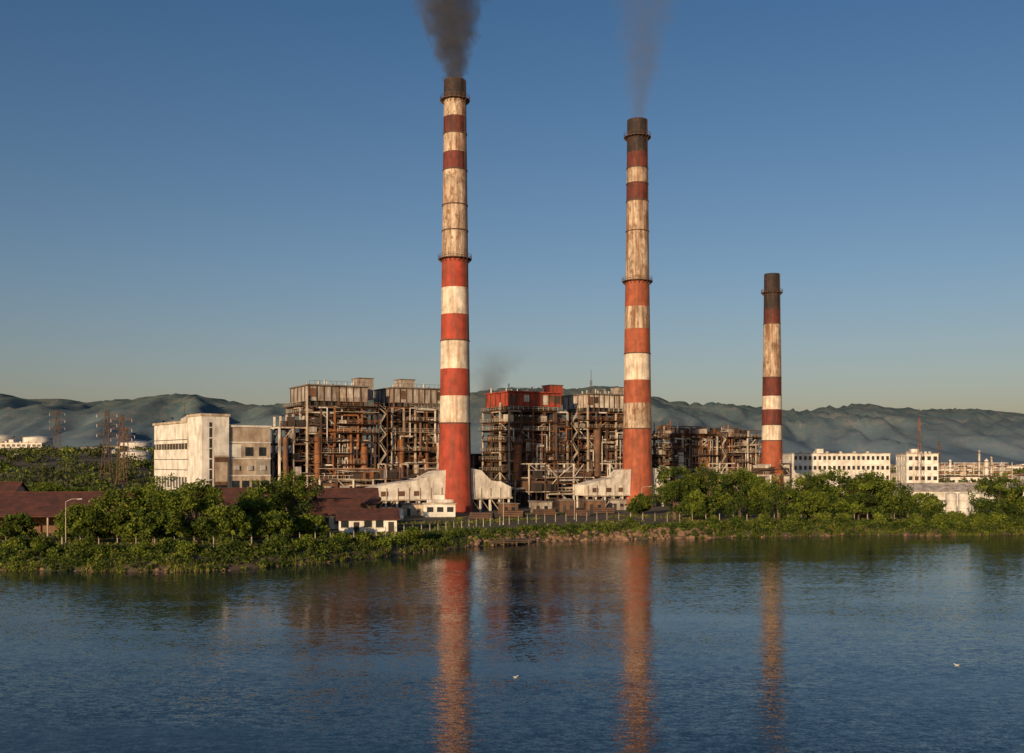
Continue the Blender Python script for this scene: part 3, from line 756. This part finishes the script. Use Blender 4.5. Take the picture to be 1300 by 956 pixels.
for i in range(24000):
    x = rs.uniform(-128, 150); off = rs.uniform(5, 75); y = shore(x) + off
    if mn.noise(Vector((x * .06, y * .06, 4))) < .02 + (0.08 if -12 < x < 42 else -.25): continue
    C.append((x, y, ground(x, y) + .15))
mesh_leaves('grass', [(np.array(C), .3, 'grass')])
Vr = []
for i in range(8000):
    x = rs.uniform(-128, 150)
    if mn.noise(Vector((x * .15, 0, 31))) < (.0 if not -9 < x < 45 else .25): continue
    off = rs.uniform(-.6, 1.6); y = shore(x) + off; z = max(ground(x, y), -.1); h = rs.uniform(.35, .95); a = rs.uniform(0, math.pi); dx, dy = .06 * math.cos(a), .06 * math.sin(a)
    lx_, ly_ = rs.normal(0, .22), rs.normal(0, .22)
    Vr += [(x - dx, y - dy, z), (x + dx, y + dy, z), (x + lx_ + dx * .3, y + ly_ + dy * .3, z + h), (x + lx_ - dx * .3, y + ly_ - dy * .3, z + h)]
me = bpy.data.meshes.new('reeds'); me.from_pydata(Vr, [], np.arange(len(Vr)).reshape(-1, 4).tolist()); me.materials.append(M['grass'])
col.objects.link(bpy.data.objects.new('reeds', me))
groups = []
for i in range(1900):
    left = i % 5 < 3
    y = rs.uniform(330, 900) if left else rs.uniform(420, 1300)
    x = (-rs.uniform(.32, .60) if left else rs.uniform(.2, .62)) * y
    if left and i % 3 == 0: y = rs.uniform(270, 400); x = -rs.uniform(.36, .56) * y
    r = rs.uniform(1.6, 3.6) * (1 + y / 1500)
    groups.append((clump((x, y, ground(x, y) + r * .5), r, 60, .75), .45 + y / 1600, 'leafF' if rs.uniform() < .7 else 'leafL'))
mesh_leaves('distant_trees', groups)

# ------------------------------------------------------------------ rocks
def ico():
    import bmesh
    bm = bmesh.new(); bmesh.ops.create_icosphere(bm, subdivisions=2, radius=1)
    v = np.array([p.co[:] for p in bm.verts]); f = [[q.index for q in p.verts] for p in bm.faces]; bm.free(); return v, f
iv, if_ = ico(); mb = MB(); R = random.Random(9)
for i in range(1500):
    x = R.uniform(-125, 150); mid = -9 < x < 45
    if not mid and R.random() < .8: continue
    off = R.uniform(-.5, 4.5 if mid else .7); y = shore(x) + off; r = R.uniform(.25, .75) * (1 if mid else .5)
    ph = R.uniform(0, 99); sc = (R.uniform(.8, 1.4), R.uniform(.7, 1.2), R.uniform(.5, .9))
    vs = []
    for p in iv:
        k = 1 + .45 * mn.noise(Vector((p[0] * 1.3 + ph, p[1] * 1.3, p[2] * 1.3)))
        vs.append((x + p[0] * r * sc[0] * k, y + p[1] * r * sc[1] * k, ground(x, y) + .1 + p[2] * r * sc[2] * k))
    mb.add(vs, if_, 'rock')
mb.obj('shore_rocks')

# ------------------------------------------------------------------ fence
mb = MB()
FP = [(-125, 174), (-80, 175), (-60, 172), (-45, 177), (-33, 186), (-26, 196), (-14, 217), (-5, 235), (8, 250), (24, 259), (44, 250), (60, 247), (90, 250), (112, 247)]
for (a, b_) in zip(FP[:-1], FP[1:]):
    p = Vector((*a, 0)); q = Vector((*b_, 0)); n_ = max(1, round((q - p).length / 3.2))
    for i in range(n_):
        u = p.lerp(q, i / n_); v_ = p.lerp(q, (i + 1) / n_); zu = ground(u.x, u.y); zv = ground(v_.x, v_.y)
        mb.box(u.x - .07, u.x + .07, u.y - .07, u.y + .07, zu - .2, zu + 1.9, 'conc')
        mb.beam((u.x, u.y, zu + 1.9), (u.x, u.y - .35, zu + 2.2), .08, 'conc')
        for h in (.6, 1.2, 1.85): mb.beam((u.x, u.y, zu + h), (v_.x, v_.y, zv + h), .02, 'steel_dark')
mb.obj('perimeter_fence')

# ------------------------------------------------------------------ jetty
e = empty('jetty', (-1, 209, 0), math.radians(20)); mb = MB()
mb.box(-4.5, 4.5, -2.2, 3, .75, .92, 'bark')
for x in (-4, -1.4, 1.4, 4):
    for y in (-1.9, .5, 2.6): mb.cyl((x, y, -2), (x, y, .75), .18, 'bark', n=8)
mb.beam((-4.5, -2.25, .5), (4.5, -2.25, .5), .2, 'bark')
for x in (-4.2, -1.4, 1.4, 4.2): mb.beam((x, -2, .92), (x, -2, 1.6), .07, 'steel_dark')
mb.obj('deck_and_piles', e)

# ------------------------------------------------------------------ yard clutter
R = random.Random(21)
def pipe_stack(x, y):
    mb = MB()
    for r_ in range(3):
        for i in range(5 - r_): mb.cyl((-3, i * .62 + r_ * .31, .32 + r_ * .54), (3, i * .62 + r_ * .31, .32 + r_ * .54), .3, 'steel_dark', n=10)
    mb.box(-2.4, -2.2, -.4, 3, -.05, .03, 'bark'); mb.box(2.2, 2.4, -.4, 3, -.05, .03, 'bark')
    mb.obj('pipe_stack', None, (x, y, 2.05), R.uniform(-.4, .4))
for x, y in ((0, 272), (9, 280), (18, 276), (26, 290), (-8, 262)): pipe_stack(x, y)
def shedlet(x, y, w, h, k):
    e = empty('equipment_shed', (x, y, 2), math.radians(R.uniform(-10, 25))); mb = MB()
    mb.box(0, w, 0, 3, 0, h, k); mb.prism([(-.3, h + .01), (w + .3, h + .01), (w + .3, h + .2), (-.3, h + .5)], -.4, 3.4, 'roof_grey')
    mb.box(w * .2, w * .2 + .9, -.05, .01, 0, 2, 'dark'); mb.box(w * .6, w * .6 + 1, -.05, .01, 1, 1.9, 'glass'); mb.obj('walls_and_roof', e)
for a in ((-3, 288, 5, 2.8, 'casing2'), (6, 296, 6, 3, 'clad_grey'), (14, 300, 5, 3.2, 'casing2'), (22, 305, 6, 3, 'casing2'), (-34, 262, 6, 2.7, 'bwhite'), (-30, 280, 7, 3, 'bcream'), (30, 312, 5, 3, 'clad_grey'), (-45, 285, 8, 3.4, 'bcream'), (52, 300, 7, 3.2, 'bwhite')): shedlet(*a)

def lamp(x, y, h, a):
    z = ground(x, y); mb = MB(); mb.cyl((0, 0, -.2), (0, 0, h), .10, 'steel_light', .06, 8)
    mb.cyl((0, 0, h), (math.cos(a) * 1.0, math.sin(a) * 1.0, h + .45), .05, 'steel_light', .045, 8)
    mb.cyl((math.cos(a), math.sin(a), h + .45), (math.cos(a) * 2, math.sin(a) * 2, h + .5), .045, 'steel_light', .04, 8)
    p = Vector((math.cos(a) * 2, math.sin(a) * 2, h + .45)); q = p + Vector((math.cos(a) * .9, math.sin(a) * .9, .05)); mb.beam(p, q, .3, 'silver', .15)
    mb.cyl((0, 0, -.2), (0, 0, .5), .22, 'conc', n=8); mb.obj('street_lamp', None, (x, y, z))
for a in ((-78, 179, 7.8, 0), (-2, 240, 6, 3), (16, 262, 6, 0), (38, 300, 7, 0), (134, 275, 8, 3)): lamp(*a)

# ------------------------------------------------------------------ gulls
def gull(x, y, rot):
    mb = MB(); prof = [(-.34, .03, .10), (-.24, .08, .10), (-.1, .13, .09), (.05, .14, .09), (.16, .11, .11), (.22, .065, .17), (.27, .06, .23), (.32, .055, .25), (.36, .02, .25)]
    N = 10; vs = []
    for px, r, cz in prof:
        for i in range(N):
            t = 2 * math.pi * i / N; vs.append((px, r * math.cos(t), cz + r * .8 * math.sin(t)))
    fs = []
    for j in range(len(prof) - 1):
        for i in range(N): fs.append((j * N + i, j * N + (i + 1) % N, (j + 1) * N + (i + 1) % N, (j + 1) * N + i))
    fs += [tuple(range(N))[::-1], tuple(range((len(prof) - 1) * N, len(prof) * N))]
    mb.add(vs, fs, 'feather', True); mb.cyl((.35, 0, .245), (.45, 0, .225), .02, 'beak', .004, 6)
    for s_ in (-1, 1):
        mb.add([(.14, s_ * .12, .14), (-.05, s_ * .155, .16), (-.42, s_ * .05, .16), (-.05, s_ * .13, .05), (.1, s_ * .06, .20), (-.3, s_ * .02, .19)], [(0, 1, 3), (1, 2, 3), (0, 4, 1), (4, 5, 1), (1, 5, 2)], 'featherg')
    o = mb.obj('seagull', None, (x, y, 0), rot); o.scale = (.6,) * 3
gull(.3, 80.3, .4); gull(36.9, 85, 2.6)

# ------------------------------------------------------------------ smoke
def smoke(loc, r0, grow, h, lx, dens, colr, nsc=.16):
    mb = MB(); N = 20; K = 10; vs = []
    for j in range(K + 1):
        z = h * j / K; r = (r0 + grow * z) * 1.05
        for i in range(N):
            t = 2 * math.pi * i / N; vs.append((lx * z + r * math.cos(t), r * math.sin(t), z))
    fs = [(j * N + i, j * N + (i + 1) % N, (j + 1) * N + (i + 1) % N, (j + 1) * N + i) for j in range(K) for i in range(N)]
    fs += [tuple(range(N))[::-1], tuple(range(K * N, K * N + N))]
    me = bpy.data.meshes.new('smoke_plume'); me.from_pydata(vs, [], fs)
    m = bpy.data.materials.new('smoke'); m.use_nodes = True; n = m.node_tree.nodes; l = m.node_tree.links
    n.remove(n['Principled BSDF']); v = n.new('ShaderNodeVolumePrincipled'); l.new(v.outputs[0], n['Material Output'].inputs['Volume'])
    v.inputs['Color'].default_value = (*colr, 1)
    tc = n.new('ShaderNodeTexCoord'); sp = n.new('ShaderNodeSeparateXYZ'); l.new(tc.outputs['Object'], sp.inputs[0])
    def mt(op, a, b_=None, c=None):
        q = n.new('ShaderNodeMath'); q.operation = op
        for i, vv in enumerate((a, b_, c)):
            if vv is None: continue
            if isinstance(vv, (int, float)): q.inputs[i].default_value = vv
            else: l.new(vv, q.inputs[i])
        return q.outputs[0]
    xx = mt('SUBTRACT', sp.outputs[0], mt('MULTIPLY', sp.outputs[2], lx))
    rr = mt('SQRT', mt('ADD', mt('MULTIPLY', xx, xx), mt('MULTIPLY', sp.outputs[1], sp.outputs[1])))
    R_ = mt('MULTIPLY_ADD', sp.outputs[2], grow, r0)
    q = mt('SUBTRACT', 1.0, mt('DIVIDE', rr, R_))
    t = n.new('ShaderNodeTexNoise'); t.inputs['Scale'].default_value = nsc; t.inputs['Detail'].default_value = 5; t.inputs['Roughness'].default_value = .62; t.inputs['Distortion'].default_value = .8
    l.new(tc.outputs['Object'], t.inputs['Vector'])
    dd = mt('ADD', mt('MULTIPLY', q, 1.3), mt('MULTIPLY', mt('SUBTRACT', t.outputs['Fac'], .52), 3.0))
    dd = mt('MINIMUM', mt('MAXIMUM', dd, 0.0), 1.0)
    fade = mt('DIVIDE', r0, R_)
    top = mt('MAXIMUM', mt('SUBTRACT', 1.0, mt('DIVIDE', sp.outputs[2], h)), 0.0)
    l.new(mt('MULTIPLY', mt('MULTIPLY', mt('MULTIPLY', dd, dens), mt('POWER', fade, .8)), top), v.inputs['Density'])
    me.materials.append(m); o = bpy.data.objects.new('smoke_plume', me); col.objects.link(o); o.location = loc
smoke((-16.7, 300, 128), 3.4, .36, 80, -.06, .75, (.20, .21, .24), .2)
smoke((41, 335, 128), 3.2, .24, 80, .08, .15, (.34, .36, .40))
smoke((-12, 420, 38), 2.8, .5, 26, .30, .28, (.26, .27, .30), .14)

# ------------------------------------------------------------------ light
SUN_AZ = math.radians(-24); EL = math.radians(11)
d = Vector((math.sin(SUN_AZ) * math.cos(EL), -math.cos(SUN_AZ) * math.cos(EL), math.sin(EL)))
sl = bpy.data.lights.new('sun', 'SUN'); sl.energy = 5.0; sl.angle = math.radians(.5); sl.color = (1, .70, .41)
so = bpy.data.objects.new('sun', sl); col.objects.link(so); so.rotation_euler = d.to_track_quat('Z', 'Y').to_euler(); so.location = (-100, -100, 200)
w = bpy.data.worlds.new('World'); scene.world = w; w.use_nodes = True; n = w.node_tree.nodes; l = w.node_tree.links
sk = n.new('ShaderNodeTexSky'); sk.sky_type = 'NISHITA'; sk.sun_disc = False; sk.sun_elevation = EL; sk.sun_rotation = math.pi - SUN_AZ
sk.air_density = 1.0; sk.dust_density = 1.4; sk.ozone_density = 2.0
tc = n.new('ShaderNodeTexCoord'); sp = n.new('ShaderNodeSeparateXYZ'); l.new(tc.outputs['Generated'], sp.inputs[0])
r = ramp(n, l, sp.outputs['Z'], [(0.0, (1.0, .80, .79)), (.05, (.98, .84, .86)), (.18, (.78, .82, .92)), (.42, (.47, .69, .88))])
mul = mix(n, l, 1.0, sk.outputs[0], r.outputs['Color'], 'MULTIPLY')
l.new(mul, n['Background'].inputs['Color']); n['Background'].inputs['Strength'].default_value = .098

cam = bpy.data.cameras.new('camera'); co = bpy.data.objects.new('camera', cam); col.objects.link(co)
co.location = (0, 0, 17); co.rotation_euler = (math.pi / 2, 0, 0); cam.lens = 36; cam.sensor_width = 36; cam.shift_y = 107 / 1300
cam.clip_end = 30000; cam.clip_start = .5
scene.camera = co
scene.view_settings.view_transform = 'Standard'; scene.view_settings.look = 'None'; scene.view_settings.exposure = 0
